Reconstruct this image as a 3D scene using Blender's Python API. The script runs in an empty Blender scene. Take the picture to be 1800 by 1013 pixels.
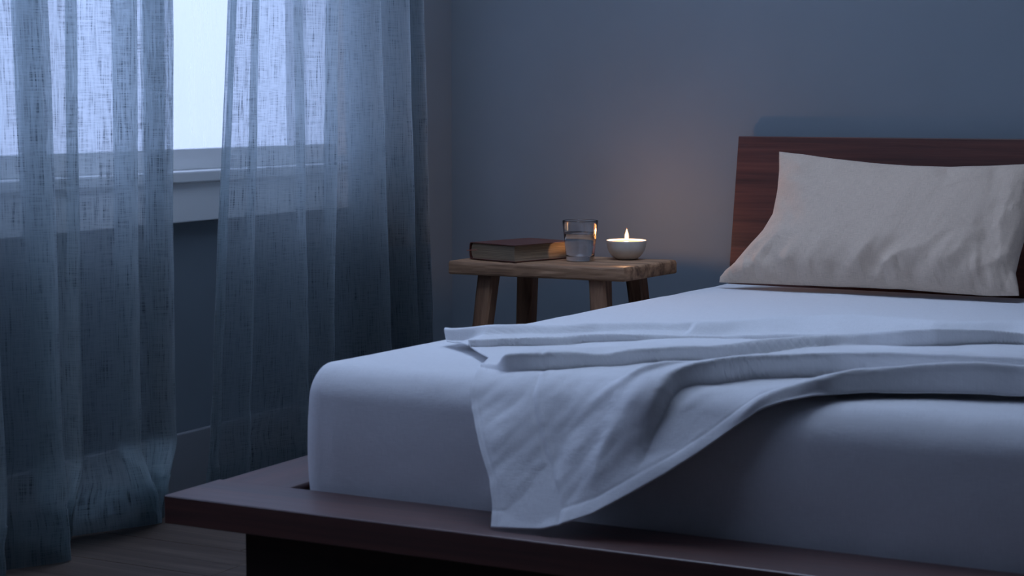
import bpy, bmesh, math, random
import numpy as np
from mathutils import Vector, Matrix, noise

random.seed(7)
SC = bpy.context.scene
COL = SC.collection
R = math.radians

# ------------------------------------------------------------------ camera
cam = bpy.data.objects.new('camera', bpy.data.cameras.new('camera'))
COL.objects.link(cam)
cam.location = (0, 0, .98)
cam.rotation_euler = (R(90 - 5.736), 0, R(28.22))
cam.data.sensor_width = 36
cam.data.lens = 3300.3 / 1800 * 36
cam.data.clip_start = .05
cam.data.dof.use_dof = True
cam.data.dof.focus_distance = 5.1
cam.data.dof.aperture_fstop = 9.0
SC.camera = cam

# ------------------------------------------------------------------ sky, exposure
world = bpy.data.worlds.new('overcast_dusk'); SC.world = world
world.use_nodes = True
wt = world.node_tree; wt.nodes.clear()
wo = wt.nodes.new('ShaderNodeOutputWorld'); wb = wt.nodes.new('ShaderNodeBackground')
wc = wt.nodes.new('ShaderNodeTexCoord'); ws = wt.nodes.new('ShaderNodeSeparateXYZ')
wm = wt.nodes.new('ShaderNodeMath'); wm.operation = 'MAXIMUM'; wm.inputs[1].default_value = 0
wg = wt.nodes.new('ShaderNodeMath'); wg.operation = 'MULTIPLY_ADD'
wg.inputs[1].default_value = 2.0; wg.inputs[2].default_value = 1.0     # overcast sky: zenith three times the horizon
wk = wt.nodes.new('ShaderNodeMath'); wk.operation = 'MULTIPLY'; wk.inputs[1].default_value = 2.2
wt.links.new(wc.outputs['Generated'], ws.inputs[0]); wt.links.new(ws.outputs['Z'], wm.inputs[0])
wt.links.new(wm.outputs[0], wg.inputs[0]); wt.links.new(wg.outputs[0], wk.inputs[0])
wb.inputs['Color'].default_value = (.55, .69, 1.0, 1)
wt.links.new(wk.outputs[0], wb.inputs['Strength']); wt.links.new(wb.outputs[0], wo.inputs[0])

vs = SC.view_settings
SC.display_settings.display_device = 'sRGB'
vs.view_transform = 'Standard'; vs.look = 'None'; vs.gamma = 1; vs.use_curve_mapping = False
vs.exposure = 0.17

# room measures
XW, YB, XR, YF, ZC = -2.91, 5.03, 1.9, -1.2, 2.45          # left wall, back wall, right wall, front wall, ceiling
WY0, WY1, WZ0, WZ1 = .95, 4.505, .805, 2.2                 # window opening
SX0, SX1, SY0, SY1 = -2.50, -1.10, 2.85, 4.45                # added roof window, out of view, to light the bed top

portal = bpy.data.lights.new('window_daylight', 'AREA')
portal.shape = 'RECTANGLE'; portal.size = WZ1 - WZ0; portal.size_y = WY1 - WY0
portal.cycles.is_portal = True
po = bpy.data.objects.new('window_daylight', portal); COL.objects.link(po)
po.location = (XW - .14, (WY0 + WY1) / 2, (WZ0 + WZ1) / 2); po.rotation_euler = (0, R(-90), 0)
portal2 = bpy.data.lights.new('added_roof_daylight', 'AREA')
portal2.shape = 'RECTANGLE'; portal2.size = SX1 - SX0; portal2.size_y = SY1 - SY0
portal2.cycles.is_portal = True
po2 = bpy.data.objects.new('added_roof_daylight', portal2); COL.objects.link(po2)  # sky portal for the added roof window
po2.location = ((SX0 + SX1) / 2, (SY0 + SY1) / 2, ZC + .47)

# ------------------------------------------------------------------ materials
class N:
    """small node helper"""
    def __init__(s, name):
        s.m = bpy.data.materials.new(name); s.m.use_nodes = True
        s.t = s.m.node_tree; s.t.nodes.clear()
        s.o = s.t.nodes.new('ShaderNodeOutputMaterial')
    def n(s, kind, **kw):
        nd = s.t.nodes.new('ShaderNode' + kind)
        for k, v in kw.items():
            if k in nd.inputs.keys(): s.put(nd.inputs[k], v)
            else: setattr(nd, k, v)
        return nd
    def put(s, sock, v):
        if isinstance(v, bpy.types.NodeSocket): s.t.links.new(v, sock)
        elif isinstance(v, (tuple, list)) and len(v) == 3 and sock.type == 'RGBA': sock.default_value = (*v, 1)
        else: sock.default_value = v
    def coord(s, kind='Object', scale=(1, 1, 1), loc=(0, 0, 0), rot=(0, 0, 0)):
        c = s.n('TexCoord'); mp = s.n('Mapping')
        mp.inputs['Scale'].default_value = scale; mp.inputs['Location'].default_value = loc; mp.inputs['Rotation'].default_value = rot
        s.t.links.new(c.outputs[kind], mp.inputs['Vector']); return mp.outputs[0]
    def noise(s, vec, scale, detail=3, rough=.55, dist=0):
        nd = s.n('TexNoise', Scale=scale, Detail=detail, Roughness=rough, Distortion=dist)
        s.t.links.new(vec, nd.inputs['Vector']); return nd.outputs['Fac']
    def ramp(s, fac, stops):
        r = s.n('ValToRGB'); s.t.links.new(fac, r.inputs[0]); e = r.color_ramp.elements
        while len(e) < len(stops): e.new(.5)
        for i, (p, c) in enumerate(stops):
            e[i].position = p; e[i].color = (c, c, c, 1) if not isinstance(c, tuple) else (*c, 1)
        return r.outputs[0]
    def math(s, op, a, b=0., c=None):
        nd = s.n('Math', operation=op); s.put(nd.inputs[0], a); s.put(nd.inputs[1], b)
        if c is not None: s.put(nd.inputs[2], c)
        return nd.outputs[0]
    def bump(s, h, strength, dist=.002, normal=None):
        b = s.n('Bump', Strength=strength, Distance=dist); s.t.links.new(h, b.inputs['Height'])
        if normal: s.t.links.new(normal, b.inputs['Normal'])
        return b.outputs[0]
    def pbr(s, **kw):
        return s.n('BsdfPrincipled', **kw).outputs[0]
    def out(s, sh):
        s.t.links.new(sh, s.o.inputs[0]); return s.m

def wood(name, dark, mid, light, along='X', rough=.5, freq=1., coat=0., spec=.4):
    g = N(name)
    sc = {'X': (1.1, 26, 26), 'Y': (26, 1.1, 26), 'Z': (26, 26, 1.1)}[along]
    sc = tuple(v * freq for v in sc)
    v = g.coord('Object', sc)
    a = g.noise(v, 1.0, 5, .6, 1.2)
    sc2 = tuple(q * 6 if q > 5 else q * 2 for q in sc)
    f = g.noise(g.coord('Object', sc2), 1.0, 3, .6)
    info = g.n('ObjectInfo')
    mix = g.math('ADD', g.math('MULTIPLY', a, .75), g.math('MULTIPLY', f, .25))
    mix = g.math('ADD', mix, g.math('MULTIPLY', g.math('SUBTRACT', info.outputs['Random'], .5), .08))
    col = g.ramp(mix, [(.30, dark), (.5, mid), (.70, light)])
    nrm = g.bump(g.math('ADD', f, a), .25, .0015)
    return g.out(g.pbr(**{'Coat Roughness': .40, 'Coat IOR': 1.65, 'Base Color': col, 'Roughness': g.math('MULTIPLY_ADD', f, .2, rough - .1), 'Normal': nrm, 'Coat Weight': coat,
                          'Specular IOR Level': spec}))

walnut = wood('walnut', (.034, .011, .009), (.085, .027, .020), (.14, .047, .034), 'X', .5)
walnut_rail = wood('oiled_walnut', (.034, .010, .008), (.085, .024, .017), (.135, .042, .028), 'X', .46, 1., .75, .5)
walnut_y = wood('oiled_walnut_lengthwise', (.034, .010, .008), (.085, .024, .017), (.135, .042, .028), 'Y', .46, 1., .75, .5)
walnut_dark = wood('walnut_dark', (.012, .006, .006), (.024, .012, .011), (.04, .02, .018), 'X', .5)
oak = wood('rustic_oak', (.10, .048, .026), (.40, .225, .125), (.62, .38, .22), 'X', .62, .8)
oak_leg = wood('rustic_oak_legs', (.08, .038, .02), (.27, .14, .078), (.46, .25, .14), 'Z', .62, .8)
floor_wood = wood('floor_oak', (.05, .035, .028), (.10, .072, .058), (.16, .12, .098), 'X', .48, .7)

def plaster(name, col, var=.06):
    g = N(name); v = g.coord('Object', (1, 1, 1))
    a = g.noise(v, 1.4, 4, .6); b = g.noise(v, 60, 3, .6)
    c0 = tuple(q * (1 - var) for q in col); c1 = tuple(q * (1 + var) for q in col)
    return g.out(g.pbr(**{'Base Color': g.ramp(a, [(.3, c0), (.7, c1)]), 'Roughness': .85, 'Normal': g.bump(b, .12, .001), 'Specular IOR Level': .2}))
wall_paint = plaster('wall_paint', (.205, .238, .272))
ceil_paint = plaster('ceiling_paint', (.55, .56, .58))
trim_paint = plaster('trim_paint', (.88, .885, .89), .02)
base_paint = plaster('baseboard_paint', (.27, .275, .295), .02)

def linen(name, col, weave=900, slub=.12, bump=.35, crease=.5, sheen=.2):
    g = N(name); v = g.coord('UV', (1, 1, 1))
    wu = g.noise(g.coord('UV', (weave, weave * .06, 1)), 1, 2, .6)
    wv = g.noise(g.coord('UV', (weave * .06, weave, 1)), 1, 2, .6)
    th = g.math('ADD', wu, wv)
    cr = g.noise(v, 9, 5, .62, .6)
    cr2 = g.noise(v, 32, 4, .6, .3)
    k = g.math('MULTIPLY', th, .5)
    col0 = tuple(q * (1 - slub) for q in col); col1 = tuple(min(1, q * (1 + slub)) for q in col)
    c = g.ramp(k, [(.35, col0), (.65, col1)])
    n1 = g.bump(g.math('ADD', cr, g.math('MULTIPLY', cr2, .35)), crease, .012)
    n2 = g.bump(th, bump, .0012, n1)
    return g.out(g.pbr(**{'Base Color': c, 'Roughness': .9, 'Normal': n2, 'Specular IOR Level': .15, 'Sheen Weight': sheen, 'Sheen Roughness': .5}))
sheet_mat = linen('white_fitted_linen', (.82, .825, .84), 700, .05, .2, .16)
cover_mat = linen('white_washed_linen', (.83, .835, .85), 700, .05, .25, .15)
pillow_mat = linen('oatmeal_linen', (.62, .49, .385), 900, .12, .3, .45)

def curtain_material(name, hem=False):
    g = N(name)
    hz = g.noise(g.coord('UV', (22, 620, 1)), 1, 2, .6)             # cross threads
    vt = g.noise(g.coord('UV', (480, 14, 1)), 1, 2, .6)             # lengthwise threads
    sl = g.noise(g.coord('UV', (230, 9, 1)), 1, 3, .65)             # thick slubs
    br = g.noise(g.coord('UV', (7, .9, 1)), 1, 3, .5)
    h1 = g.ramp(hz, [(.36, 0.), (.62, 1.)]); v1 = g.ramp(vt, [(.36, 0.), (.62, 1.)]); s1 = g.ramp(sl, [(.34, 0.), (.52, 1.)])
    fine = g.math('ADD', g.math('MULTIPLY', h1, .36), g.math('MULTIPLY', v1, .34))
    fine = g.math('ADD', fine, g.math('MULTIPLY', s1, .26))
    fine = g.math('ADD', fine, g.math('MULTIPLY', g.math('SUBTRACT', br, .5), .35))
    col = g.ramp(fine, [(.15, (.03, .033, .04)), (.9, (.085, .092, .105))])
    tcol = g.ramp(fine, [(.10, (.09, .115, .135)), (.70, (.70, .81, .84))])
    nrm = g.bump(fine, .3, .001)
    d = g.n('BsdfDiffuse', Color=col, Normal=nrm).outputs[0]
    t = g.n('BsdfTranslucent', Color=tcol, Normal=nrm).outputs[0]
    m1 = g.n('MixShader', Fac=.74); g.t.links.new(d, m1.inputs[1]); g.t.links.new(t, m1.inputs[2])
    hole = g.ramp(fine, [(.10, .02), (.66, .50)])                    # light passing straight through the open weave
    tr = g.n('BsdfTransparent', Color=(.94, .98, 1.)).outputs[0]
    m2 = g.n('MixShader'); g.t.links.new(hole, m2.inputs[0])
    g.t.links.new(m1.outputs[0], m2.inputs[1]); g.t.links.new(tr, m2.inputs[2])
    return g.out(m2.outputs[0])
curtain_mat = curtain_material('curtain_linen')

def simple(name, col, rough=.5, **kw):
    g = N(name); v = g.coord('Object')
    a = g.noise(v, 40, 3)
    c = g.ramp(a, [(.3, tuple(q * .92 for q in col)), (.7, tuple(min(1, q * 1.08) for q in col))])
    return g.out(g.pbr(**{'Base Color': c, 'Roughness': rough, **kw}))
ceramic = simple('cream_ceramic', (.62, .58, .51), .38)
wax = simple('amber_wax', (.44, .275, .12), .45, **{'Subsurface Weight': .3, 'Subsurface Radius': (.02, .012, .006), 'Subsurface Scale': 1.0})
wick_mat = simple('charred_wick', (.05, .035, .03), .9)
leather = simple('brown_leather', (.105, .034, .024), .42)
thread = simple('book_ribbon', (.35, .12, .08), .7)

def pages_material():
    g = N('aged_page_edges')
    f = g.noise(g.coord('Object', (4, 4, 900)), 1, 2, .6)
    c = g.ramp(f, [(.35, (.14, .095, .058)), (.65, (.33, .245, .155))])
    return g.out(g.pbr(**{'Base Color': c, 'Roughness': .8, 'Normal': g.bump(f, .5, .001)}))
pages_mat = pages_material()

def glass_material(name, ior, col=(1, 1, 1), rough=0.):
    g = N(name); return g.out(g.pbr(**{'Base Color': col, 'Roughness': rough, 'IOR': ior, 'Transmission Weight': 1.0}))
glass_mat = glass_material('clear_glass', 1.48)
water_mat = glass_material('clear_water', 1.333)

def pane_material(name, tint):
    g = N(name)
    st = g.noise(g.coord('Object', (1, 14, 1.1)), 1, 4, .6, .4)
    mist = g.ramp(st, [(.3, .10), (.75, .34)])
    tr = g.n('BsdfTransparent', Color=tint).outputs[0]
    tl = g.n('BsdfTranslucent', Color=tint).outputs[0]
    m = g.n('MixShader'); g.t.links.new(mist, m.inputs[0]); g.t.links.new(tr, m.inputs[1]); g.t.links.new(tl, m.inputs[2])
    gl = g.n('BsdfGlossy', Roughness=.05).outputs[0]
    m2 = g.n('MixShader', Fac=.05); g.t.links.new(m.outputs[0], m2.inputs[1]); g.t.links.new(gl, m2.inputs[2])
    return g.out(m2.outputs[0])
pane_mat = pane_material('tinted_window_glass', (.72, .722, .765))
added_roof_glass = pane_material('added_roof_window_glass', (.97, .98, .98))  # clear glass of the added roof window

def flame_material(name, strength, stops):
    g = N(name)
    sep = g.n('SeparateXYZ'); g.t.links.new(g.n('TexCoord').outputs['Generated'], sep.inputs[0])
    col = g.ramp(sep.outputs['Z'], stops)
    em = g.n('Emission', Color=col, Strength=strength).outputs[0]
    tr = g.n('BsdfTransparent').outputs[0]
    a = g.n('AddShader'); g.t.links.new(em, a.inputs[0]); g.t.links.new(tr, a.inputs[1])
    return g.out(a.outputs[0])
flame_mat = flame_material('candle_flame', 14., [(0., (1., .50, .18)), (.35, (1., .74, .38)), (1., (1., .62, .24))])
mantle_mat = flame_material('flame_mantle', .38, [(0., (1., .36, .08)), (.5, (1., .42, .10)), (1., (1., .34, .07))])

# ------------------------------------------------------------------ object helpers
def mesh_obj(name, verts, faces, mat, parent=None, smooth=False, uvs=None, loc=None):
    me = bpy.data.meshes.new(name); me.from_pydata([tuple(v) for v in verts], [], faces); me.update()
    if uvs is not None:
        ul = me.uv_layers.new(name='UVMap')
        idx = np.empty(len(me.loops), dtype=np.int32); me.loops.foreach_get('vertex_index', idx)
        ul.data.foreach_set('uv', np.asarray(uvs, dtype=np.float32)[idx].ravel())
    if smooth: me.polygons.foreach_set('use_smooth', [True] * len(me.polygons))
    me.materials.append(mat)
    o = bpy.data.objects.new(name, me); COL.objects.link(o)
    if parent: o.parent = parent
    if loc is not None: o.location = loc
    return o

def bm_obj(name, bm, mat, parent=None, smooth=False, loc=None):
    me = bpy.data.meshes.new(name); bm.normal_update(); bm.to_mesh(me); bm.free()
    if smooth: me.polygons.foreach_set('use_smooth', [True] * len(me.polygons))
    me.materials.append(mat)
    o = bpy.data.objects.new(name, me); COL.objects.link(o)
    if parent: o.parent = parent
    if loc is not None: o.location = loc
    return o

def box_bm(lo, hi, bev=0., seg=2, bm=None):
    b = bmesh.new()
    r = bmesh.ops.create_cube(b, size=1)
    for v in r['verts']:
        v.co = Vector([(lo[i] + hi[i]) / 2 + v.co[i] * (hi[i] - lo[i]) for i in range(3)])
    if bev: bmesh.ops.bevel(b, geom=b.edges[:], offset=bev, segments=seg, profile=.5, affect='EDGES')
    if bm is None: return b
    me = bpy.data.meshes.new('tmp'); b.to_mesh(me); b.free(); bm.from_mesh(me); bpy.data.meshes.remove(me); return bm

def box(name, lo, hi, mat, parent=None, bev=.0, seg=2):
    return bm_obj(name, box_bm(lo, hi, bev, seg), mat, parent)

def empty(name, loc, rz=0):
    o = bpy.data.objects.new(name, None); COL.objects.link(o); o.location = loc; o.rotation_euler = (0, 0, rz)
    o.empty_display_size = .05; return o

def tag(o, label, cat, group=None):
    o['label'] = label; o['category'] = cat
    if group: o['group'] = group
    return o

def struct(o): o['kind'] = 'structure'; return o

def lathe(profile, seg=48):
    """closed-ended surface of revolution from (r, z) points; r=0 ends become poles"""
    bm = bmesh.new(); rings = []
    for r, z in profile:
        if r < 1e-6: rings.append([bm.verts.new((0, 0, z))])
        else: rings.append([bm.verts.new((r * math.cos(2 * math.pi * k / seg), r * math.sin(2 * math.pi * k / seg), z)) for k in range(seg)])
    for a, b in zip(rings, rings[1:]):
        for k in range(seg):
            k2 = (k + 1) % seg
            if len(a) == 1 and len(b) == 1: continue
            if len(a) == 1: bm.faces.new((a[0], b[k2], b[k]))
            elif len(b) == 1: bm.faces.new((a[k], a[k2], b[0]))
            else: bm.faces.new((a[k], a[k2], b[k2], b[k]))
    bmesh.ops.recalc_face_normals(bm, faces=bm.faces[:])
    return bm

def rounded(pts, n=4):
    """Catmull-Rom resample of a list of points"""
    P = [np.array(p, float) for p in pts]; out = []
    for i in range(len(P) - 1):
        p0 = P[i - 1] if i else 2 * P[0] - P[1]
        p3 = P[i + 2] if i + 2 < len(P) else 2 * P[-1] - P[-2]
        p1, p2 = P[i], P[i + 1]
        for k in range(n):
            t = k / n
            out.append(.5 * (2 * p1 + (p2 - p0) * t + (2 * p0 - 5 * p1 + 4 * p2 - p3) * t * t + (3 * p1 - p0 - 3 * p2 + p3) * t ** 3))
    out.append(P[-1]); return out

def fbm(x, y, z=0., o=4):
    return noise.fractal(Vector((x, y, z)), 1.0, 2.0, o)

def grid_obj(name, V, mat, parent=None, uv=None, smooth=True):
    """V: array (rows, cols, 3)"""
    nr, nc = V.shape[:2]
    i = np.arange(nr - 1)[:, None] * nc + np.arange(nc - 1)[None]
    F = np.stack([i, i + 1, i + nc + 1, i + nc], -1).reshape(-1, 4)
    return mesh_obj(name, V.reshape(-1, 3), F.tolist(), mat, parent, smooth, None if uv is None else uv.reshape(-1, 2))

# ------------------------------------------------------------------ room shell
fl = struct(box('floor', (XW - .3, YF - .2, -.06), (XR + .2, YB + .2, -.012), plaster('subfloor', (.03, .025, .02))))
row, y = 0, YF
rows = []
yy = 3.052 - .205 * 22
while yy < YB:
    rows.append((yy, yy + .205)); yy += .205
for y0, y1 in rows:
    y0 = max(y0, YF); y1 = min(y1, YB)
    if y1 - y0 < .01: continue
    if abs(y0 - 3.257) < .01: cuts = [XW, -2.42, -.6, 1.2, XR]
    else:
        x = XW + random.uniform(.5, 1.9); cuts = [XW]
        while x < XR - .3: cuts.append(x); x += 1.9
        cuts.append(XR)
    for a, b in zip(cuts, cuts[1:]):
        bm = box_bm((a + .0008, y0 + .0008, -.014), (b - .0008, y1 - .0008, 0.), .0012, 1)
        o = bm_obj('plank', bm, floor_wood, fl)

def slab(name, lo, hi, mat): return struct(box(name, lo, hi, mat))
slab('wall_back', (XW - .25, YB, 0), (XR + .2, YB + .2, ZC), wall_paint)
slab('wall_right', (XR, YF, 0), (XR + .2, YB, ZC), ceil_paint)
slab('wall_front', (XW - .25, YF - .2, 0), (XR + .2, YF, ZC), ceil_paint)
bm = box_bm((XW - .25, YF - .2, ZC), (SX0, YB + .2, ZC + .45))  # thick slab forms a shaft that narrows light from the added roof window
box_bm((SX1, YF - .2, ZC), (XR + .2, YB + .2, ZC + .45), bm=bm)
box_bm((SX0, YF - .2, ZC), (SX1, SY0, ZC + .45), bm=bm)
box_bm((SX0, SY1, ZC), (SX1, YB + .2, ZC + .45), bm=bm)
struct(bm_obj('ceiling', bm, ceil_paint))
w2 = struct(empty('added_roof_window', (SX0, SY0, ZC + .37)))  # unseen roof window, added as top light for the bed
rw, rl = SX1 - SX0, SY1 - SY0
for lo_, hi_ in (((0, 0, 0), (rw, .05, .06)), ((0, rl - .05, 0), (rw, rl, .06)), ((0, .05, 0), (.05, rl - .05, .06)), ((rw - .05, .05, 0), (rw, rl - .05, .06))):
    box('frame_bar', lo_, hi_, trim_paint, w2, .003)
box('pane', (.045, .045, .025), (rw - .045, rl - .045, .031), added_roof_glass, w2)
bm = box_bm((XW - .25, YF, 0), (XW, YB, WZ0 - .03))
box_bm((XW - .25, YF, WZ1), (XW, YB, ZC), bm=bm)
box_bm((XW - .25, YF, WZ0 - .03), (XW, WY0, WZ1), bm=bm)
box_bm((XW - .25, WY1, WZ0 - .03), (XW, YB, WZ1), bm=bm)
struct(bm_obj('wall_left', bm, wall_paint))
def baseboard(name, lo, hi, axis):
    lo2, hi2 = list(lo), list(hi)
    bm = box_bm(lo, hi, .003, 2)
    struct(bm_obj(name, bm, base_paint))
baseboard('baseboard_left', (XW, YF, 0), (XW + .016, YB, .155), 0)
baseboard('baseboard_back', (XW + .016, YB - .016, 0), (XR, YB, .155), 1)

struct(box('added_porch_roof', (XW - 1.3, 2.2, WZ1 + .10), (XW - .25, YB + .2, WZ1 + .20), trim_paint))   # added unseen porch roof, keeps high sky light off the lower curtains
# window: frame, sash rails, pane, stool board and apron
win = struct(empty('window_1', (XW, WY0, WZ0)))
def wpart(name, lo, hi, mat, bev=.003):
    o = box(name, tuple(lo[i] - (XW, WY0, WZ0)[i] for i in range(3)), tuple(hi[i] - (XW, WY0, WZ0)[i] for i in range(3)), mat, win, bev); return o
wpart('sill', (XW - .25, WY0 - .06, WZ0 - .028), (XW + .042, WY1 + .06, WZ0), trim_paint, .004)
wpart('apron', (XW, WY0 - .06, WZ0 - .125), (XW + .03, WY1 + .06, WZ0 - .028), trim_paint)
wpart('frame_jamb', (XW - .16, WY0, WZ0), (XW - .0, WY0 + .025, WZ1), trim_paint)
wpart('frame_jamb', (XW - .16, WY1 - .025, WZ0), (XW - .0, WY1, WZ1), trim_paint)
wpart('frame_head', (XW - .16, WY0 + .025, WZ1 - .025), (XW, WY1 - .025, WZ1), trim_paint)
sx0, sx1 = XW - .065, XW - .025
wpart('sash_rail', (sx0, WY0 + .025, WZ0), (sx1, WY1 - .025, WZ0 + .052), trim_paint)
wpart('sash_rail', (sx0, WY0 + .025, WZ1 - .075), (sx1, WY1 - .025, WZ1 - .025), trim_paint)
wpart('sash_stile', (sx0, WY0 + .025, WZ0 + .052), (sx1, WY0 + .075, WZ1 - .075), trim_paint)
wpart('sash_stile', (sx0, WY1 - .075, WZ0 + .052), (sx1, WY1 - .025, WZ1 - .075), trim_paint)
wpart('pane', (sx0 + .017, WY0 + .07, WZ0 + .045), (sx0 + .023, WY1 - .07, WZ1 - .07), pane_mat, 0)

# ------------------------------------------------------------------ curtains
VD = np.array([-.645, .764]); E1 = np.array([.764, .645])
def fold_path(folds, lead=None, tail=None):
    """plan control points (x, y) of a curtain at one height: folds = list of (x, y, overlap, depth)"""
    pts = []
    if lead: pts += [np.array(p) for p in lead]
    for fd in folds:
        x, y, o, dp = fd[:4]
        c = np.array([x, y])
        pts.append(c - VD * .022 - E1 * .010); pts.append(c)
        pts.append(c + VD * dp * .45 - E1 * (.25 * o + .002))
        pts.append(c - E1 * o + VD * dp)
        if len(fd) > 4:                                        # a stacked pleat: the cloth doubles back once more
            pts.append(c - E1 * .012 + VD * (dp + .012)); pts.append(c - E1 * (o + .004) + VD * (dp + .026))
    if tail: pts += [np.array(p) for p in tail]
    return np.array(rounded(pts, 9))

def curtain(name, levels, label, ztop, usign=1):
    """levels: list of (z, path) sharing one point count"""
    zs = [l[0] for l in levels]; paths = np.array([l[1] for l in levels])
    nz = 150
    Z = np.concatenate([np.linspace(0.004, .4, 60)[:-1], np.linspace(.4, ztop, nz - 59)])
    n = paths.shape[1]; V = np.zeros((len(Z), n, 3)); UV = np.zeros((len(Z), n, 2))
    ref = paths[1]; arc = np.concatenate([[0], np.cumsum(np.linalg.norm(np.diff(ref, axis=0), axis=1))])
    for j, z in enumerate(Z):
        if z <= zs[1]:
            t = z / zs[1]; t = t * t * (3 - 2 * t) * .55 + t * .45
            p = paths[0] * (1 - t) + paths[1] * t
        else:
            t = (z - zs[1]) / (zs[2] - zs[1]); p = paths[1] * (1 - t) + paths[2] * t
        for k in range(n):
            a = arc[k]
            wob = .005 * fbm(a * 5 + 3, z * .9, 1.7, 2) + .0025 * fbm(a * 14, z * 3, 4.2, 2)
            low = max(0, 1 - z / .5) ** 1.5
            wob += low * .013 * fbm(a * 7, z * 9, 9.1, 2)
            V[j, k] = (p[k][0] + wob, p[k][1] + .5 * wob, z)
            UV[j, k] = (a * usign, z)
    V[:, :, 0] = np.clip(V[:, :, 0], XW + .048, None)
    V[Z < .16, :, 0] = np.clip(V[Z < .16, :, 0], XW + .022, None)
    root = grid_obj(name, V, curtain_mat, None, UV)
    tag(root, label, 'curtain')
    # turned-up bottom hem: a second layer of the cloth on the room side
    jh = int(np.argmin(abs(Z - .125)))
    H = V[:jh + 1].copy()
    d = np.zeros_like(H)
    dk = np.gradient(H, axis=1); nrm = np.stack([dk[:, :, 1], -dk[:, :, 0], 0 * dk[:, :, 0]], -1)
    nrm /= np.maximum(np.linalg.norm(nrm, axis=2, keepdims=True), 1e-6)
    H += nrm * .0022
    grid_obj('hem', H, curtain_mat, root, UV[:jh + 1])
    return root

# (x, y, overlap, depth) at shoulder height, near the floor and on the floor
L_top = [(-2.655, 2.30, .05, .09), (-2.655, 2.47, .04, .09), (-2.655, 2.63, .05, .09), (-2.655, 2.78, .03, .08), (-2.655, 2.942, .065, .085, 1), (-2.660, 3.043, .018, .05), (-2.655, 3.227, .050, .06), (-2.655, 3.343, .060, .03, 1)]
L_bot = [(-2.655, 2.32, .05, .09), (-2.655, 2.48, .04, .09), (-2.655, 2.64, .05, .09), (-2.655, 2.79, .03, .08), (-2.655, 2.959, .055, .085, 1), (-2.660, 3.030, .018, .05), (-2.655, 3.209, .045, .06), (-2.655, 3.334, .055, .03, 1)]
L_flr = [(-2.66, 2.32, .05, .09), (-2.66, 2.48, .04, .09), (-2.66, 2.64, .05, .09), (-2.68, 2.80, .03, .08), (-2.700, 3.010, .030, .100, 1), (-2.790, 3.130, .010, .060), (-2.750, 3.385, .030, .080), (-2.78, 3.44, .03, .05, 1)]
def slope_up(lo, hi, z0, z1, z):
    f = (z - z0) / (z1 - z0)
    return [tuple(a + (b - a) * f for a, b in zip(p, q)) for p, q in zip(lo, hi)]
zt = ZC - .03
L_up = slope_up(L_bot, L_top, .22, 1.2, zt)
curtain('curtain', [(0, fold_path(L_flr)), (.22, fold_path(L_bot)), (zt, fold_path(L_up))],
        'grey-blue sheer linen curtain left of the window gap, hem trailing on the floor', zt)
# right curtain
R_top = [(-2.650, 3.586, .010, .05), (-2.655, 3.678, .008, .055), (-2.650, 3.848, .010, .06), (-2.655, 4.007, .012, .075), (-2.650, 4.202, .075, .07, 1), (-2.66, 4.36, .07, .06, 1), (-2.675, 4.461, .09, .03, 1)]
R_bot = [(-2.650, 3.492, .010, .05), (-2.655, 3.621, .008, .055), (-2.650, 3.849, .010, .06), (-2.655, 3.978, .012, .075), (-2.650, 4.238, .075, .07, 1), (-2.66, 4.40, .07, .06, 1), (-2.675, 4.515, .09, .03, 1)]
def r_lead(p, dy): return [(p[0] - .045, p[1] + .03), (p[0] - .005, p[1] - dy)]
R_up = slope_up(R_bot, R_top, .22, 1.2, zt)
R_flr = [(q[0] - .01, q[1] + .004 * (-1) ** i, *q[2:]) for i, q in enumerate(R_bot)]
curtain('curtain', [(0, fold_path(R_flr, r_lead(R_flr[0], .032))), (.22, fold_path(R_bot, r_lead(R_bot[0], .032))), (zt, fold_path(R_up, r_lead(R_up[0], .026)))],
        'grey-blue sheer linen curtain right of the window gap, beside the rustic stool', zt)

# ------------------------------------------------------------------ platform bed
BX0, BX1 = -2.095, -.26
bed = empty('platform_bed', ((BX0 + BX1) / 2, 3.7, 0))
tag(bed, 'low dark walnut platform bed with wide ledge rails and plain headboard', 'bed')
bc = np.array(bed.location)
def bpart(name, lo, hi, mat, bev=.003, label=None):
    o = box(name, tuple(np.array(lo) - bc), tuple(np.array(hi) - bc), mat, bed, bev)
    if label: o['label'] = label
    return o
YHB = 4.87
bpart('foot_rail', (BX0, 2.597, .23), (BX1, 2.758, .281), walnut_rail, .0025)
bpart('side_rail', (BX0 + .004, 2.7595, .23), (-1.938, YHB, .2795), walnut_y, .0025)
bpart('side_rail', (-.417, 2.7595, .23), (BX1 - .004, YHB, .2795), walnut_y, .0025)
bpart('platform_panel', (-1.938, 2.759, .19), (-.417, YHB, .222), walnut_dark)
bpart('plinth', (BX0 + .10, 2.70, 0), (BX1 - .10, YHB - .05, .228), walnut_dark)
# headboard leaning back a little
hb = box_bm((-1.946, -.014, 0), (-.409, .014, .645), .003)
Mx = Matrix.Translation((0, 4.887, .2385)) @ Matrix.Rotation(R(-9.0), 4, 'X')
bmesh.ops.transform(hb, matrix=Mx, verts=hb.verts[:])
bmesh.ops.translate(hb, vec=Vector(-bc), verts=hb.verts[:])
bm_obj('headboard', hb, walnut, bed)

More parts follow.
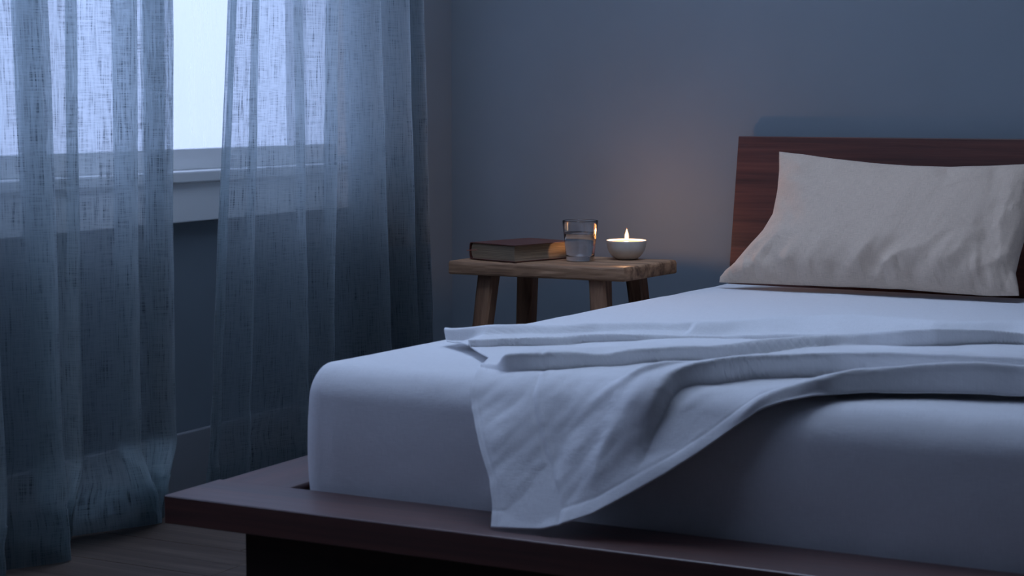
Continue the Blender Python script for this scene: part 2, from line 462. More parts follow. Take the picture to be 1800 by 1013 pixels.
# ------------------------------------------------------------------ mattress with its fitted sheet
MX0, MX1, MY0, MY1, MZ0 = -1.932, -.43, 2.79, 4.855, .224
def mattress():
    cx, cy = (MX0 + MX1) / 2, (MY0 + MY1) / 2; hx, hy = (MX1 - MX0) / 2, (MY1 - MY0) / 2
    rc = .045                                                  # plan corner radius
    # plan outline, counted by arc length
    out = []
    def seg(p, q, n): 
        for k in range(n): out.append(np.array(p) + (np.array(q) - np.array(p)) * k / n)
    def arc(c, a0, n):
        for k in range(n):
            a = a0 + math.pi / 2 * k / n; out.append(np.array([c[0] + rc * math.cos(a), c[1] + rc * math.sin(a)]))
    seg((-hx + rc, -hy), (hx - rc, -hy), 120); arc((hx - rc, -hy + rc), -math.pi / 2, 10)
    seg((hx, -hy + rc), (hx, hy - rc), 60); arc((hx - rc, hy - rc), 0, 10)
    seg((hx - rc, hy), (-hx + rc, hy), 60); arc((-hx + rc, hy - rc), math.pi / 2, 10)
    seg((-hx, hy - rc), (-hx, -hy + rc), 120); arc((-hx + rc, -hy + rc), math.pi, 10)
    out = np.array(out); n = len(out)
    arcl = np.concatenate([[0], np.cumsum(np.linalg.norm(np.diff(out, axis=0), axis=1))])
    rad = .062; radx = .032; rb = .035
    prof = []                                                  # (inset, height above the base)
    H = .282
    for k in range(7): a = math.pi / 2 * k / 6; prof.append((rb - rb * math.sin(a), rb - rb * math.cos(a)))
    for k in range(1, 12): prof.append((0, rb + (H - rad - rb) * k / 12))
    for k in range(0, 11): a = math.pi / 2 * k / 10; prof.append((rad - rad * math.cos(a), H - rad + rad * math.sin(a)))
    for k in range(1, 31): prof.append((rad + k / 30 * .985, H))                # beyond the edge: shrinking towards the middle
    V = np.zeros((len(prof), n + 1, 3)); UV = np.zeros((len(prof), n + 1, 2))
    s = 0; last = prof[0]
    for j, (ins, z) in enumerate(prof):
        s += math.hypot(ins - last[0], z - last[1]); last = (ins, z)
        for k in range(n + 1):
            p = out[k % n]
            i1 = min(ins, rad); c = np.clip(p, (-hx + radx, -hy + rad), (hx - radx, hy - rad)); dd = p - c; dn = max(np.linalg.norm(dd), 1e-9)
            q = (c + dd * (1 - .985 * i1 / rad)) * (1 - max(0, ins - rad))
            X, Y = cx + q[0], cy + q[1]
            taper = (Y - MY0) / (MY1 - MY0)
            t = z / H
            zz = MZ0 + z - .026 * taper * t - .004 * t
            side = math.sin(math.pi * min(1, z / (H - .02))) * (1 if ins < rad else 0)
            nx, ny = (p / max(np.linalg.norm(p), 1e-6)) if True else (0, 0)
            dx = -1 if abs(p[0] + hx) < .06 else (1 if abs(p[0] - hx) < .06 else 0)
            dy = -1 if abs(p[1] + hy) < .06 else (1 if abs(p[1] - hy) < .06 else 0)
            puff = .010 * side + .0022 * fbm(X * 5, zz * 9, Y * 5, 3)
            if j < 8: puff += .0025 * fbm(X * 30, Y * 30, 2.0, 2)  # gathered bottom edge
            if dy and dx: puff *= .7
            if ins <= rad: X += dd[0] / dn * puff; Y += dd[1] / dn * puff
            top = max(0, min(1, (z - (H - rad)) / rad))
            zz += top * (.0018 * fbm(X * 4, Y * 4, 5.5, 4))
            V[j, k] = (X, Y, zz); UV[j, k] = (arcl[k] if k < n else arcl[-1] + .01, s)
    # flat top gets a planar layout so its weave runs straight
    tj = 7 + 11 + 5
    UV[tj:, :, 0] = V[tj:, :, 0] * 1.0; UV[tj:, :, 1] = V[tj:, :, 1] * 1.0
    return V, UV
mV, mUV = mattress()
root = empty('mattress', ((MX0 + MX1) / 2, (MY0 + MY1) / 2, MZ0))
tag(root, 'thick mattress in a smooth white fitted sheet on the walnut platform', 'mattress')
mV -= np.array(root.location)
fs = grid_obj('fitted_sheet', mV, sheet_mat, root, mUV)
# ------------------------------------------------------------------ top sheet, pulled into pleats across the bed
V2 = [(-1.714,-.247),(-1.69,-.281),(-1.653,-.329),(-1.611,-.372),(-1.588,-.413),(-1.513,-.483),(-1.477,-.524),(-1.441,-.565),(-1.382,-.645),(-1.338,-.667),(-1.275,-.701),(-1.15,-.76),(-.9,-.90),(-.45,-.93)]
V3 = [(-1.70,-.12),(-1.60,-.02),(-1.525,.006),(-1.491,-.012),(-1.46,-.057),(-1.437,-.104),(-1.372,-.175),(-1.352,-.222),(-1.314,-.267),(-1.252,-.345),(-1.226,-.422),(-1.195,-.54),(-1.168,-.63),(-1.095,-.683),(-1.041,-.69),(-.978,-.715),(-.905,-.793),(-.841,-.859),(-.45,-.88)]
V4 = [(-1.228,.205),(-1.214,.16),(-1.204,.08),(-1.196,.033),(-1.155,-.012),(-1.118,-.106),(-1.062,-.169),(-1.012,-.215),(-.95,-.225),(-.45,-.24)]
HEM = [(-1.451,.303),(-1.359,.295),(-1.331,.285),(-1.282,.262),(-1.232,.225),(-1.183,.187),(-1.136,.145),(-1.089,.099),(-1.041,.055),(-.991,.022),(-.953,-.008),(-.933,-.045),(-.905,-.08),(-.829,-.121),(-.735,-.15),(-.682,-.165),(-.45,-.19)]
R2 = [(-1.76,-.235,.017),(-1.723,-.261,.019),(-1.695,-.288,.019),(-1.661,-.332,.021),(-1.635,-.366,.022),(-1.593,-.422,.020),(-1.557,-.461,.021),(-1.518,-.494,.019),(-1.483,-.536,.014),(-1.447,-.578,.011),(-1.389,-.651,.009),(-1.342,-.679,.012),(-1.27,-.72,.014),(-1.2,-.76,.014),(-.9,-.93,.010),(-.45,-.95,.010)]
R3 = [(-1.75,-.14,.007),(-1.60,-.035,.009),(-1.545,-.012,.013),(-1.532,-.010,.033),(-1.5,-.028,.036),(-1.471,-.06,.035),(-1.441,-.118,.031),(-1.42,-.142,.026),(-1.405,-.160,.026),(-1.383,-.188,.030),(-1.335,-.257,.028),(-1.319,-.283,.029),(-1.257,-.358,.030),(-1.234,-.432,.030),(-1.203,-.550,.025),(-1.186,-.622,.024),(-1.14,-.685,.024),(-1.099,-.703,.028),(-1.03,-.712,.034),(-.976,-.735,.037),(-.936,-.778,.035),(-.886,-.822,.031),(-.843,-.872,.027),(-.45,-.90,.03)]
R4 = [(-1.36,.262,0.),(-1.32,.21,.004),(-1.288,.146,.016),(-1.272,.096,.021),(-1.250,.058,.026),(-1.222,.030,.030),(-1.192,.008,.033),(-1.169,-.020,.038),(-1.148,-.052,.041),(-1.127,-.105,.041),(-1.063,-.184,.040),(-1.009,-.230,.042),(-.956,-.242,.045),(-.703,-.257,.050),(-.45,-.26,.05)]
R5 = [(-1.09,.085,.003),(-1.063,.060,.006),(-1.048,.042,.008),(-1.032,.027,.010),(-1.007,.005,.015),(-.979,-.018,.023),(-.95,-.045,.031),(-.929,-.085,.035),(-.912,-.105,.035),(-.882,-.128,.038),(-.85,-.148,.043),(-.797,-.168,.047),(-.749,-.180,.048),(-.689,-.200,.045),(-.45,-.225,.045)]
R1 = [(-1.87,-.352,.027),(-1.835,-.348,.027),(-1.80,-.358,.029),(-1.759,-.385,.032),(-1.709,-.436,.032),(-1.65,-.485,.032),(-1.602,-.545,.032),(-1.526,-.612,.032),(-1.476,-.655,.032),(-1.407,-.732,.032),(-1.355,-.814,.033),(-1.276,-.912,.033),(-1.188,-.968,.033),(-1.097,-.965,.033),(-1.035,-.950,.032),(-.964,-.987,.032),(-.887,-1.046,.032),(-.45,-1.10,.032)]
LH = [(-1.80,-.62),(-1.835,-.45),(-1.850,-.36),(-1.835,-.325),(-1.80,-.300),(-1.743,-.256),(-1.670,-.168),(-1.627,-.122),(-1.596,-.048),(-1.567,.043),(-1.564,.066),(-1.550,.097),(-1.529,.136),(-1.505,.178),(-1.477,.223),(-1.460,.266),(-1.451,.304)]
ZT, YE, RR, PH = .5075, 2.826, .07, R(56)

def base_point(x, w, h):
    """rest surface of the sheet: mattress top, round edge, then leaning down on to the foot rail"""
    drop = .0125 * np.clip(-w, 0, 3)                    # mattress top falls slightly towards the headboard
    if w <= 0: return (x, YE - w, ZT + h - drop)
    if w < RR * PH:
        a = w / RR; r = RR + h
        return (x, YE - r * math.sin(a), ZT - RR + r * math.cos(a))
    s = w - RR * PH
    return (x, YE - RR * math.sin(PH) - s * math.cos(PH) - h * math.sin(PH), ZT - RR + RR * math.cos(PH) - s * math.sin(PH) + h * math.cos(PH))

def sm(L, k):
    a = np.array(sorted(L)); xs = np.linspace(-2.0, -.45, 500)
    y = np.interp(xs, a[:, 0], a[:, k])
    y = np.convolve(np.pad(y, 2, mode='edge'), np.ones(5) / 5, 'valid')
    return lambda x: np.interp(x, xs, y)

def pchip_cols(W, Hh, w):
    """monotone cubic through knots W (increasing), Hh at positions w (1-D arrays)"""
    d = np.diff(Hh) / np.diff(W); m = np.zeros_like(Hh)
    for i in range(1, len(W) - 1):
        if d[i - 1] * d[i] > 0:
            w1 = 2 * (W[i + 1] - W[i]) + (W[i] - W[i - 1]); w2 = (W[i + 1] - W[i]) + 2 * (W[i] - W[i - 1])
            m[i] = (w1 + w2) / (w1 / d[i - 1] + w2 / d[i])
    i = np.clip(np.searchsorted(W, w) - 1, 0, len(W) - 2)
    hh = W[i + 1] - W[i]; t = np.clip((w - W[i]) / hh, 0, 1)
    return ((2 * t**3 - 3 * t**2 + 1) * Hh[i] + (t**3 - 2 * t**2 + t) * hh * m[i] + (-2 * t**3 + 3 * t**2) * Hh[i + 1] + (t**3 - t**2) * hh * m[i + 1])

f = {n: sm(L, 1) for n, L in dict(V2=V2, V3=V3, V4=V4, HEM=HEM, R1=R1, R2=R2, R3=R3, R4=R4, R5=R5).items()}
fh = {n: sm(L, 2) for n, L in dict(R1=R1, R2=R2, R3=R3, R4=R4, R5=R5).items()}
lh = np.array(LH); xL = lambda w: np.interp(w, lh[:, 1], lh[:, 0])
XE = -.45
def column_profile(x):
    hem = float(f['HEM'](x)); fade4 = float(np.clip((x + 1.37) / .08, 0, 1)); fadev4 = float(np.clip((x + 1.24) / .02, 0, 1)); fade5 = float(np.clip((x + 1.10) / .05, 0, 1))
    e = .0035
    w0 = float(f['R1'](x)) - .13
    k = [(w0, .003), (w0 + .04, .006), (float(f['R1'](x)), float(fh['R1'](x)))]
    r1b = float(f['R1'](x)) + .028
    v1 = float(f['R2'](x)) - .018
    if x < -1.45: k.append((r1b + .012 - .018 * float(np.clip((-1.76 - x) / .04, 0, 1)), .016 - .0115 * float(np.clip((-1.76 - x) / .04, 0, 1)))); k.append((max(v1, r1b + .03), .007))
    else: k.append((max(v1, r1b + .02), .007))
    k += [(float(f['R2'](x)), float(fh['R2'](x))), (max(float(f['V2'](x)) - .006, float(f['R2'](x)) + .006), e + .001), (float(f['V2'](x)) + .01, e + .001)]
    k += [(float(f['R3'](x)) , float(fh['R3'](x))), (float(f['V3'](x)), e)]
    r4 = float(f['R4'](x)) if x > -1.36 else hem - .03
    v4 = float(f['V4'](x)) if x > -1.228 else hem - .018
    r5 = float(f['R5'](x)) if x > -1.09 else hem - .009
    k += [((k[-1][0] + min(r4, hem)) / 2, e + .004 + .010 * fade4)]
    k += [(r4, e + float(fh['R4'](x)) * fade4), (v4, e), (r5, e + float(fh['R5'](x)) * fade5), (hem, e)]
    W = [k[0][0]]; Hh = [k[0][1]]
    for w, h in k[1:]:
        W.append(max(w, W[-1] + .006)); Hh.append(h)
    if W[-1] > hem:                                            # keep knots ordered and inside the hem
        over = W[-1] - hem
        for i in range(len(W) - 1, 0, -1):
            lim = hem - .006 * (len(W) - 1 - i)
            if W[i] > lim: W[i] = lim
            else: break
    return np.array(W), np.array(Hh)

def top_sheet():
    nc, nr = 280, 400
    xs = np.linspace(-2.0, XE, 800)
    prof = [column_profile(x) for x in xs]
    w0s = np.array([p[0][0] for p in prof]); whs = np.array([p[0][-1] for p in prof])
    S = np.linspace(0, 1, nc) ** 1.25; T = np.linspace(0, 1, nr)
    Xg = np.zeros((nr, nc)); Wg = np.zeros((nr, nc))
    X = np.tile(-1.6 + (XE + 1.6) * S[None], (nr, 1))
    for it in range(60):
        a = np.interp(X, xs, w0s); b = np.interp(X, xs, whs)
        W = a + T[:, None] * (b - a)
        Xn = xL(W) + S[None] * (XE - xL(W))
        X = .5 * X + .5 * Xn
    Vv = np.zeros((nr, nc, 3)); UV = np.zeros((nr, nc, 2))
    for c in range(nc):
        for r in range(nr):
            i = min(max(int(round((X[r, c] + 2.0) / (XE + 2.0) * 799)), 0), 799)
            W_, H_ = prof[i]
            x, w = X[r, c], W[r, c]
            h = float(pchip_cols(W_, H_, np.array([w]))[0])
            hemw = np.interp(x, xs, whs)
            dl = x - xL(w)                                      # distance from the left hem
            dh = hemw - w                                       # distance from the front hem
            n = .0013 * fbm(x * 13, w * 13, .3, 3) + .0035 * fbm(x * 6 + 2, w * 5, 1.1, 3)
            # wrinkles fanning over the drape
            dr = max(0, min(1, (w + .02) / .05)) * max(0, min(1, dh / .03))
            n += dr * .006 * fbm((x + .6 * w) * 11, (w - .4 * x) * 4.5, 3.3, 3)
            q = (x + 1.245) * .8 + (w - .0) * 1.0               # one small ridge beside the big diagonal fold
            n += .010 * math.exp(-(q / .012) ** 2) * math.exp(-((x + 1.25) / .05) ** 2)
            # seam of the wide left border and narrow front hem
            if w > -.10:
                n -= .0020 * math.exp(-((dl - .122) / .004) ** 2)
                n += .0012 * math.exp(-((dl - .132) / .006) ** 2)
            n -= .0010 * math.exp(-((dh - .030) / .0035) ** 2)
            n -= .0008 * math.exp(-((dl - .012) / .003) ** 2)
            edge = math.exp(-(dl / .025) ** 2)
            h2 = max(h + n * (1 - .4 * edge) + .002, .0025)
            lean = .55 * h2 * (1 if w < -.03 else max(0, 1 - (w + .03) / .06))   # crests tip forward over their feet
            Vv[r, c] = base_point(x, w + lean, h2)
            UV[r, c] = (x + .3, w)
    Vv[:, :, 2] = np.where((Vv[:, :, 1] < 2.77), np.maximum(Vv[:, :, 2], .2845), Vv[:, :, 2])
    return Vv, UV
tV, tUV = top_sheet()
ts = grid_obj('top_sheet', tV, cover_mat, None, tUV)
tag(ts, 'white washed linen top sheet pulled into pleats, one corner draped over the foot rail', 'sheet')
sd = ts.modifiers.new('thickness', 'SOLIDIFY'); sd.thickness = .0022; sd.offset = -1

# ------------------------------------------------------------------ pillow leaning on the headboard
def pillow():
    # outline in the pillow's own plane: a = world x, s = height up the lean (0 bottom .. .40 top)
    bl = [(-1.872, .008), (-1.873, .024), (-1.862, .040), (-1.838, .060), (-1.808, .110), (-1.776, .160), (-1.757, .21), (-1.757, .28), (-1.763, .34), (-1.770, .378), (-1.773, .396)]
    top = [(-1.768, .399), (-1.70, .393), (-1.60, .381), (-1.50, .373), (-1.40, .369), (-1.30, .370), (-1.20, .377), (-1.10, .387), (-1.050, .393)]
    rt = [(-1.046, .376), (-1.052, .33), (-1.066, .26), (-1.080, .19), (-1.090, .12), (-1.094, .07), (-1.083, .035), (-1.078, .012)]
    bot = [(-1.084, -.004), (-1.15, -.008), (-1.25, -.005), (-1.35, .0), (-1.45, .001), (-1.55, .000), (-1.65, .0), (-1.75, -.001), (-1.84, -.002)]
    left = np.array(bl); 
    nu, nv = 150, 100
    def at(poly, t):
        p = np.array(poly); d = np.concatenate([[0], np.cumsum(np.linalg.norm(np.diff(p, axis=0), axis=1))]); d /= d[-1]
        return np.stack([np.interp(t, d, p[:, 0]), np.interp(t, d, p[:, 1])], -1)
    U = np.linspace(0, 1, nu); Vv = np.linspace(0, 1, nv)
    # spread samples towards the seams
    U = .5 - .5 * np.cos(math.pi * U) * (1 - .25 * np.sin(math.pi * U)); Vv = .5 - .5 * np.cos(math.pi * Vv) * (1 - .25 * np.sin(math.pi * Vv))
    cb, ct = at(bot[::-1], U), at(top, U); cl, cr = at(bl, Vv), at(rt[::-1], Vv)
    c00, c01, c10, c11 = cb[0], ct[0], cb[-1], ct[-1]
    P = np.zeros((nv, nu, 2))
    for j, v in enumerate(Vv):
        for i, u in enumerate(U):
            P[j, i] = ((1 - v) * cb[i] + v * ct[i] + (1 - u) * cl[j] + u * cr[j]
                       - ((1 - u) * (1 - v) * c00 + u * (1 - v) * c10 + (1 - u) * v * c01 + u * v * c11))
    O = np.array([0, 4.655, .4865]); lean = R(63)
    up = np.array([0, math.cos(lean), math.sin(lean)]); fr = np.array([0, -math.sin(lean), math.cos(lean)])
    def sheet(side):
        A = np.zeros((nv, nu, 3)); T = np.zeros((nv, nu, 2))
        for j, v in enumerate(Vv):
            for i, u in enumerate(U):
                eu = (1 - abs(2 * u - 1) ** 2.6); ev = (1 - abs(2 * v - 1) ** 2.4)
                low = .62 + .38 * (1 - v) ** 1.2                # filling slumps to the bottom
                th = (max(eu, 0) * max(ev, 0)) ** .55 * low
                a, s = P[j, i]
                n = th * (.004 * fbm(a * 7, s * 7, 2.2, 4))
                # gathered creases along the bottom and the corners
                e = math.exp(-((v - .10) / .11) ** 2) * min(1, th * 4)
                n += e * .020 * fbm(a * 20 + s * 6, s * 5, 8.8, 3)
                e2 = math.exp(-((v - .22) / .16) ** 2) * min(1, th * 3)
                n += e2 * .010 * (1 - abs(fbm(a * 9 - s * 6, s * 4, 1.8, 2)) * 3)
                n += .013 * math.exp(-((u - .92) / .09) ** 2) * fbm(a * 20, s * 8, 4.4, 3) * min(1, th * 4)
                n += .006 * fbm((a - .4 * s) * 15, s * 2.2, 6.1, 3) * th
                n += .010 * math.exp(-((v - .93) / .08) ** 2) * fbm(a * 14 + s * 5, s * 6, 7.7, 2) * min(1, th * 4)
                n += .008 * math.exp(-((u - .08) / .08) ** 2) * fbm(a * 8, s * 16 + a * 6, 2.9, 2) * min(1, th * 4)
                if side > 0: off = .095 * th + n
                else: off = -.050 * th + .4 * n
                p = O + np.array([a, 0, 0]) + up * s + fr * off
                p[2] = max(p[2], .4868 - .0126 * (p[1] - 4.6))
                A[j, i] = p; T[j, i] = (a, s)
        return A, T
    F_, T1 = sheet(1); B_, T2 = sheet(-1)
    B_ = B_[:, ::-1]; T2 = T2[:, ::-1]
    return F_, T1, B_, T2
pF, pT, pB, pT2 = pillow()
nv, nu = pF.shape[:2]
bmv = np.concatenate([pF.reshape(-1, 3), pB.reshape(-1, 3)]); uvv = np.concatenate([pT.reshape(-1, 2), pT2.reshape(-1, 2)])
i = np.arange(nv - 1)[:, None] * nu + np.arange(nu - 1)[None]
Fq = np.stack([i, i + 1, i + nu + 1, i + nu], -1).reshape(-1, 4)
pl = mesh_obj('pillow', bmv, Fq.tolist() + (Fq + nv * nu).tolist(), pillow_mat, None, True, uvv)
bm = bmesh.new(); bm.from_mesh(pl.data); bmesh.ops.remove_doubles(bm, verts=bm.verts[:], dist=.0004); bmesh.ops.recalc_face_normals(bm, faces=bm.faces[:]); bm.to_mesh(pl.data); bm.free()
tag(pl, 'oatmeal linen pillow with pointed corners leaning against the walnut headboard', 'pillow')

# ------------------------------------------------------------------ rustic stool used as a bedside table
st = empty('rustic_stool', (-2.32, 4.61, 0))
tag(st, 'rough oak stool with a thick plank top and splayed legs, beside the bed', 'stool')
sc = np.array(st.location)
def stool_top():
    nx, ny = 60, 30; z0, z1 = .502, .540
    c = [np.array(p) for p in [(-2.583, 4.447), (-2.062, 4.466), (-2.040, 4.760), (-2.575, 4.755)]]
    bm = bmesh.new()
    bmesh.ops.create_cube(bm, size=1)
    bmesh.ops.subdivide_edges(bm, edges=bm.edges[:], cuts=1, use_grid_fill=True)
    bm.free()
    # ring profile around the edge: rounded arrises, wavy sawn sides
    def P(u, v): return (1 - u) * (1 - v) * c[0] + u * (1 - v) * c[1] + u * v * c[2] + (1 - u) * v * c[3]
    per = [(i / nx, 0) for i in range(nx)] + [(1, i / ny) for i in range(ny)] + [(1 - i / nx, 1) for i in range(nx)] + [(0, 1 - i / ny) for i in range(ny)]
    ctr = P(.5, .5)
    prof = [(.30, 0), (.05, 0), (.006, 0), (.0015, .0015), (0, .006), (.0, .013), (0, .02), (0, .028), (.0008, .033), (.003, .0368), (.008, .038), (.05, .038), (.30, .038)]
    verts, faces = [], []
    for ins, z in prof:
        for (u, v) in per:
            uu = min(max(u, ins / .52), 1 - ins / .52) if ins < .25 else .5 + (u - .5) * .1
            vv = min(max(v, ins / .30), 1 - ins / .30) if ins < .14 else .5 + (v - .5) * .1
            p = P(uu, vv)
            d = (p - ctr); d = d / max(np.linalg.norm(d), 1e-4)
            if ins < .02: p = p + d * (.0022 * fbm(p[0] * 14, p[1] * 14, z * 30, 3) + .0008 * fbm(p[0] * 20, p[1] * 20, z * 260, 2))
            zz = z0 + z + (.0012 * fbm(p[0] * 9, p[1] * 9, 1, 3) if z > .02 else 0)
            if z > .03 and v == 0 and ins < .01: zz -= .0025 * max(0, fbm(u * 7, 3.1, .4, 2))
            verts.append((p[0] - sc[0], p[1] - sc[1], min(zz, .5408)))
    n = len(per)
    for j in range(len(prof) - 1):
        for k in range(n): faces.append((j * n + k, j * n + (k + 1) % n, (j + 1) * n + (k + 1) % n, (j + 1) * n + k))
    faces.append(tuple(range(n))[::-1]); faces.append(tuple((len(prof) - 1) * n + k for k in range(n)))
    return verts, faces
sv, sf = stool_top()
o = mesh_obj('top', sv, sf, oak, st)
bm = bmesh.new(); bm.from_mesh(o.data); bmesh.ops.remove_doubles(bm, verts=bm.verts[:], dist=.00001); bmesh.ops.recalc_face_normals(bm, faces=bm.faces[:]); bm.to_mesh(o.data); bm.free()
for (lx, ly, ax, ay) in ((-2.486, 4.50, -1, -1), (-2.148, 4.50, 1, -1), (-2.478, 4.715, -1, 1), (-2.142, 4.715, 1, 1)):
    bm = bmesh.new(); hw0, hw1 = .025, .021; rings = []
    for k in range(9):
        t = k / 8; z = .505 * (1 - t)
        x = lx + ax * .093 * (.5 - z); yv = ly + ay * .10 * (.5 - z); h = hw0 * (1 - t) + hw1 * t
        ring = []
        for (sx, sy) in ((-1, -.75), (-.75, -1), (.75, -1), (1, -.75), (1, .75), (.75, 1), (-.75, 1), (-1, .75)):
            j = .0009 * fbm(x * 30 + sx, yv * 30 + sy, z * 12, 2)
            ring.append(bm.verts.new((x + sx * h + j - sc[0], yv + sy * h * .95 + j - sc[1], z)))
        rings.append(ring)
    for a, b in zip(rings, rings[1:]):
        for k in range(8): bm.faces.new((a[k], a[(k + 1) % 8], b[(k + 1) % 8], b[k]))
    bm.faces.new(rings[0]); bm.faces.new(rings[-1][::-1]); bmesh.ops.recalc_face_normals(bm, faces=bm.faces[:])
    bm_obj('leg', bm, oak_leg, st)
ZS = .5412                                                    # stool top

# ------------------------------------------------------------------ old leather book
ba = R(73.5)
bk = empty('book', (-2.381, 4.455, ZS), ba)                   # local x runs along the spine, local y towards the spine
tag(bk, 'thick old book in brown leather lying closed on the stool', 'book')
BL, BW, BT, CT = .232, .172, .047, .0028
bx = lambda n, lo, hi, m, b: box(n, lo, hi, m, bk, b, 2)
bx('back_cover', (0, 0, 0), (BL, BW, CT), leather, .001)
bx('front_cover', (0, 0, BT - CT), (BL, BW, BT), leather, .001)
# rounded spine
bm = bmesh.new(); ring0, ring1, n = [], [], 14
for (rr, ring) in ((1., ring0), (.80, ring1)):
    for k in range(n + 1):
        a = -math.pi / 2 + math.pi * k / n
        ring.append((BW - .002 + .0085 * rr * math.cos(a) ** .6 if 0 < k < n else BW - .002, BT / 2 + (BT / 2 - (1 - rr) * .012) * math.sin(a)))
va = [[bm.verts.new((xx, p[0], p[1])) for p in ring0] for xx in (0, BL)]; vb = [[bm.verts.new((xx, p[0], p[1])) for p in ring1] for xx in (0, BL)]
for k in range(n):
    bm.faces.new((va[0][k], va[0][k + 1], va[1][k + 1], va[1][k])); bm.faces.new((vb[0][k], vb[1][k], vb[1][k + 1], vb[0][k + 1]))
    for e in (0, 1): bm.faces.new((va[e][k], vb[e][k], vb[e][k + 1], va[e][k + 1]))
bmesh.ops.recalc_face_normals(bm, faces=bm.faces[:]); bm_obj('spine', bm, leather, bk)
# page block with a hollowed fore-edge
bm = bmesh.new(); n = 10; x0, x1 = .004, BL - .004; rr = []
for xx in (x0, x1):
    fe = [bm.verts.new((xx, .0045 + .0035 * math.sin(math.pi * k / n), CT + (BT - 2 * CT) * k / n)) for k in range(n + 1)]
    sp = [bm.verts.new((xx, BW - .004 + .006 * math.sin(math.pi * k / n), CT + (BT - 2 * CT) * k / n)) for k in range(n + 1)]
    rr.append((fe, sp))
for k in range(n):
    for e in (0, 1): bm.faces.new((rr[e][0][k], rr[e][0][k + 1], rr[e][1][k + 1], rr[e][1][k]))
    bm.faces.new((rr[0][0][k], rr[0][0][k + 1], rr[1][0][k + 1], rr[1][0][k])); bm.faces.new((rr[0][1][k], rr[0][1][k + 1], rr[1][1][k + 1], rr[1][1][k]))
for k in (0, n): bm.faces.new((rr[0][0][k], rr[0][1][k], rr[1][1][k], rr[1][0][k]))
bmesh.ops.recalc_face_normals(bm, faces=bm.faces[:]); pg = bm_obj('page_block', bm, pages_mat, bk)
# headband thread end poking out at the spine
bm = bmesh.new()
pts = [(.004, BW - .022, .026), (-.0015, BW - .012, .0255), (-.003, BW - .002, .0245), (-.004, BW + .012, .0235)]
prev = None
for p in pts:
    rg = [bm.verts.new((p[0] + .0009 * math.cos(a), p[1], p[2] + .0009 * math.sin(a))) for a in (0, 1.57, 3.14, 4.71)]
    if prev:
        for k in range(4): bm.faces.new((prev[k], prev[(k + 1) % 4], rg[(k + 1) % 4], rg[k]))
    prev = rg
th = bm_obj('marker_thread', bm, thread, bk); th['label'] = 'thin red marker thread'

# ------------------------------------------------------------------ glass of water
gl = empty('water_glass', (-2.257, 4.600, ZS + .0002))
tag(gl, 'clear tapered tumbler half full of water between book and candle', 'glass')
GH, GR0, GR1 = .110, .0385, .0490
out = rounded([(0, 0), (GR0 - .006, 0), (GR0 - .0012, .0012), (GR0 + .0004, .005), (GR0 + .004, .045), (GR1, GH - .002)], 6)
inn = [(GR1 - .0004, GH - .0004), (GR1 - .0008, GH), (GR1 - .0015, GH - .002)] + rounded([(GR0 + .0025, .045), (GR0 - .0015, .0165), (GR0 - .0045, .0135), (GR0 - .012, .0118), (0, .0115)], 6)
tum = bm_obj('tumbler', lathe([tuple(p) for p in out] + [tuple(p) for p in inn], 64), glass_mat, gl, True)
WL = .074
def rin(z): return np.interp(z, [.0165, .045, GH - .002], [GR0 - .0015, GR0 + .0025, GR1 - .0015]) + .0003
wp = [(0, .0114), (GR0 - .012, .0117), (GR0 - .0043, .0133), (rin(.0165), .0165), (rin(.045), .045), (rin(WL), WL), (rin(WL) - .002, WL - .0006), (0, WL - .0007)]
wat = bm_obj('water', lathe(wp, 64), water_mat, gl, True)

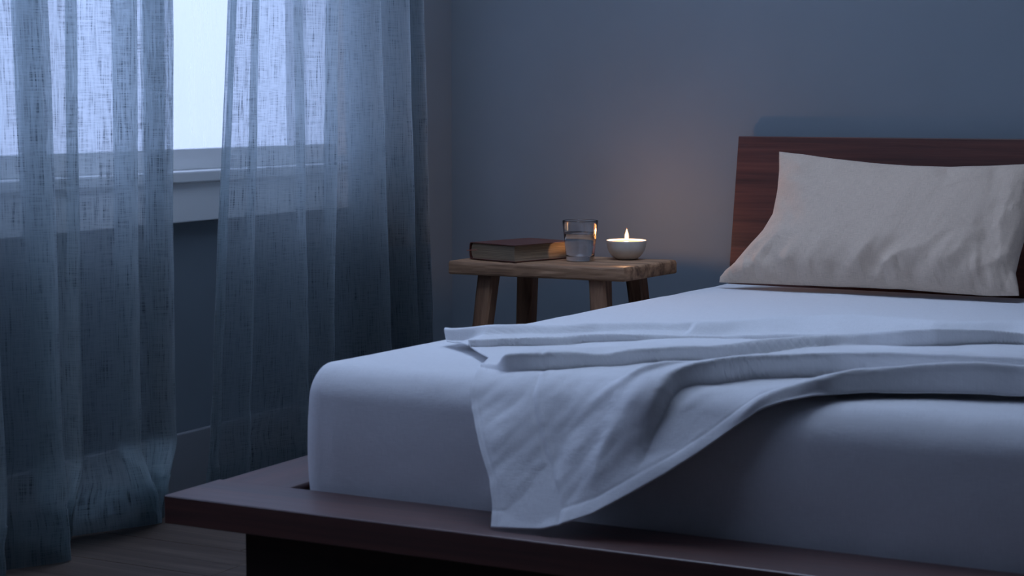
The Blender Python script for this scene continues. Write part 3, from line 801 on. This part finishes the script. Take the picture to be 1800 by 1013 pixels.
# ------------------------------------------------------------------ candle in a ceramic bowl
cb = empty('candle_bowl', (-2.168, 4.708, ZS + .0002))
tag(cb, 'lit candle filling a small cream ceramic bowl at the end of the stool', 'candle')
BR, BH = .0560, .0520
out = rounded([(0, .0015), (.020, .0012), (.0255, 0), (.030, .0008), (.0405, .0095), (.0510, .0260), (BR, BH - .0012)], 6)
inn = [(BR - .0007, BH - .0003), (BR - .0018, BH), (BR - .0030, BH - .0012)] + rounded([(BR - .0035, BH - .006), (.0470, .0260), (.0370, .0125), (.026, .0065), (0, .005)], 6)
bm_obj('bowl', lathe([tuple(p) for p in out] + [tuple(p) for p in inn], 64), ceramic, cb, True)
WZ = .0470
bm_obj('wax', lathe([(0, .006), (.025, .0068), (.0362, .013), (.0462, .0262), (.0521, WZ - .001), (.0526, WZ + .0004), (.0505, WZ), (.03, WZ - .0012), (0, WZ - .0016)], 64), wax, cb, True)
bm = bmesh.new(); prev = None
for k in range(7):
    t = k / 6; z = WZ - .003 + .0105 * t; x = .0016 * t * t
    rg = [bm.verts.new((x + .0009 * math.cos(a), .0009 * math.sin(a), z)) for a in np.linspace(0, 2 * math.pi, 8)[:-1]]
    if prev:
        for q in range(7): bm.faces.new((prev[q], prev[(q + 1) % 7], rg[(q + 1) % 7], rg[q]))
    else: bm.faces.new(rg[::-1])
    prev = rg
bm.faces.new(prev); bm_obj('wick', bm, wick_mat, cb)
fz = WZ + .0035
flp = rounded([(0, 0), (.0026, .0016), (.0043, .006), (.0046, .0105), (.0036, .0175), (.0018, .0245), (.0006, .029), (0, .031)], 4)
fo = bm_obj('flame', lathe([(max(p[0], 0), p[1]) for p in flp], 24), flame_mat, cb, True, (0.001, 0, fz))
flp2 = rounded([(0, 0), (.0040, .0015), (.0063, .007), (.0066, .013), (.0052, .021), (.0030, .029), (.0011, .0345), (0, .037)], 4)
fm = bm_obj('flame_mantle', lathe([(max(p[0], 0), p[1]) for p in flp2], 24), mantle_mat, cb, True, (0.001, 0, fz - .001))
lamp = bpy.data.lights.new('candle_light', 'POINT')
lamp.energy = 1.25; lamp.color = (1., .52, .26); lamp.shadow_soft_size = .006
lo = bpy.data.objects.new('candle_light', lamp); COL.objects.link(lo); lo.location = (-2.167, 4.708, ZS + fz + .017)
try:
    lamp.cycles.is_caustics_light = True
    for ob in (tum, wat): ob.cycles.is_caustics_caster = True
    for ob in [pg, *[c for c in bk.children], *[c for c in st.children]]: ob.cycles.is_caustics_receiver = True
except Exception as ex: print('caustics', ex)
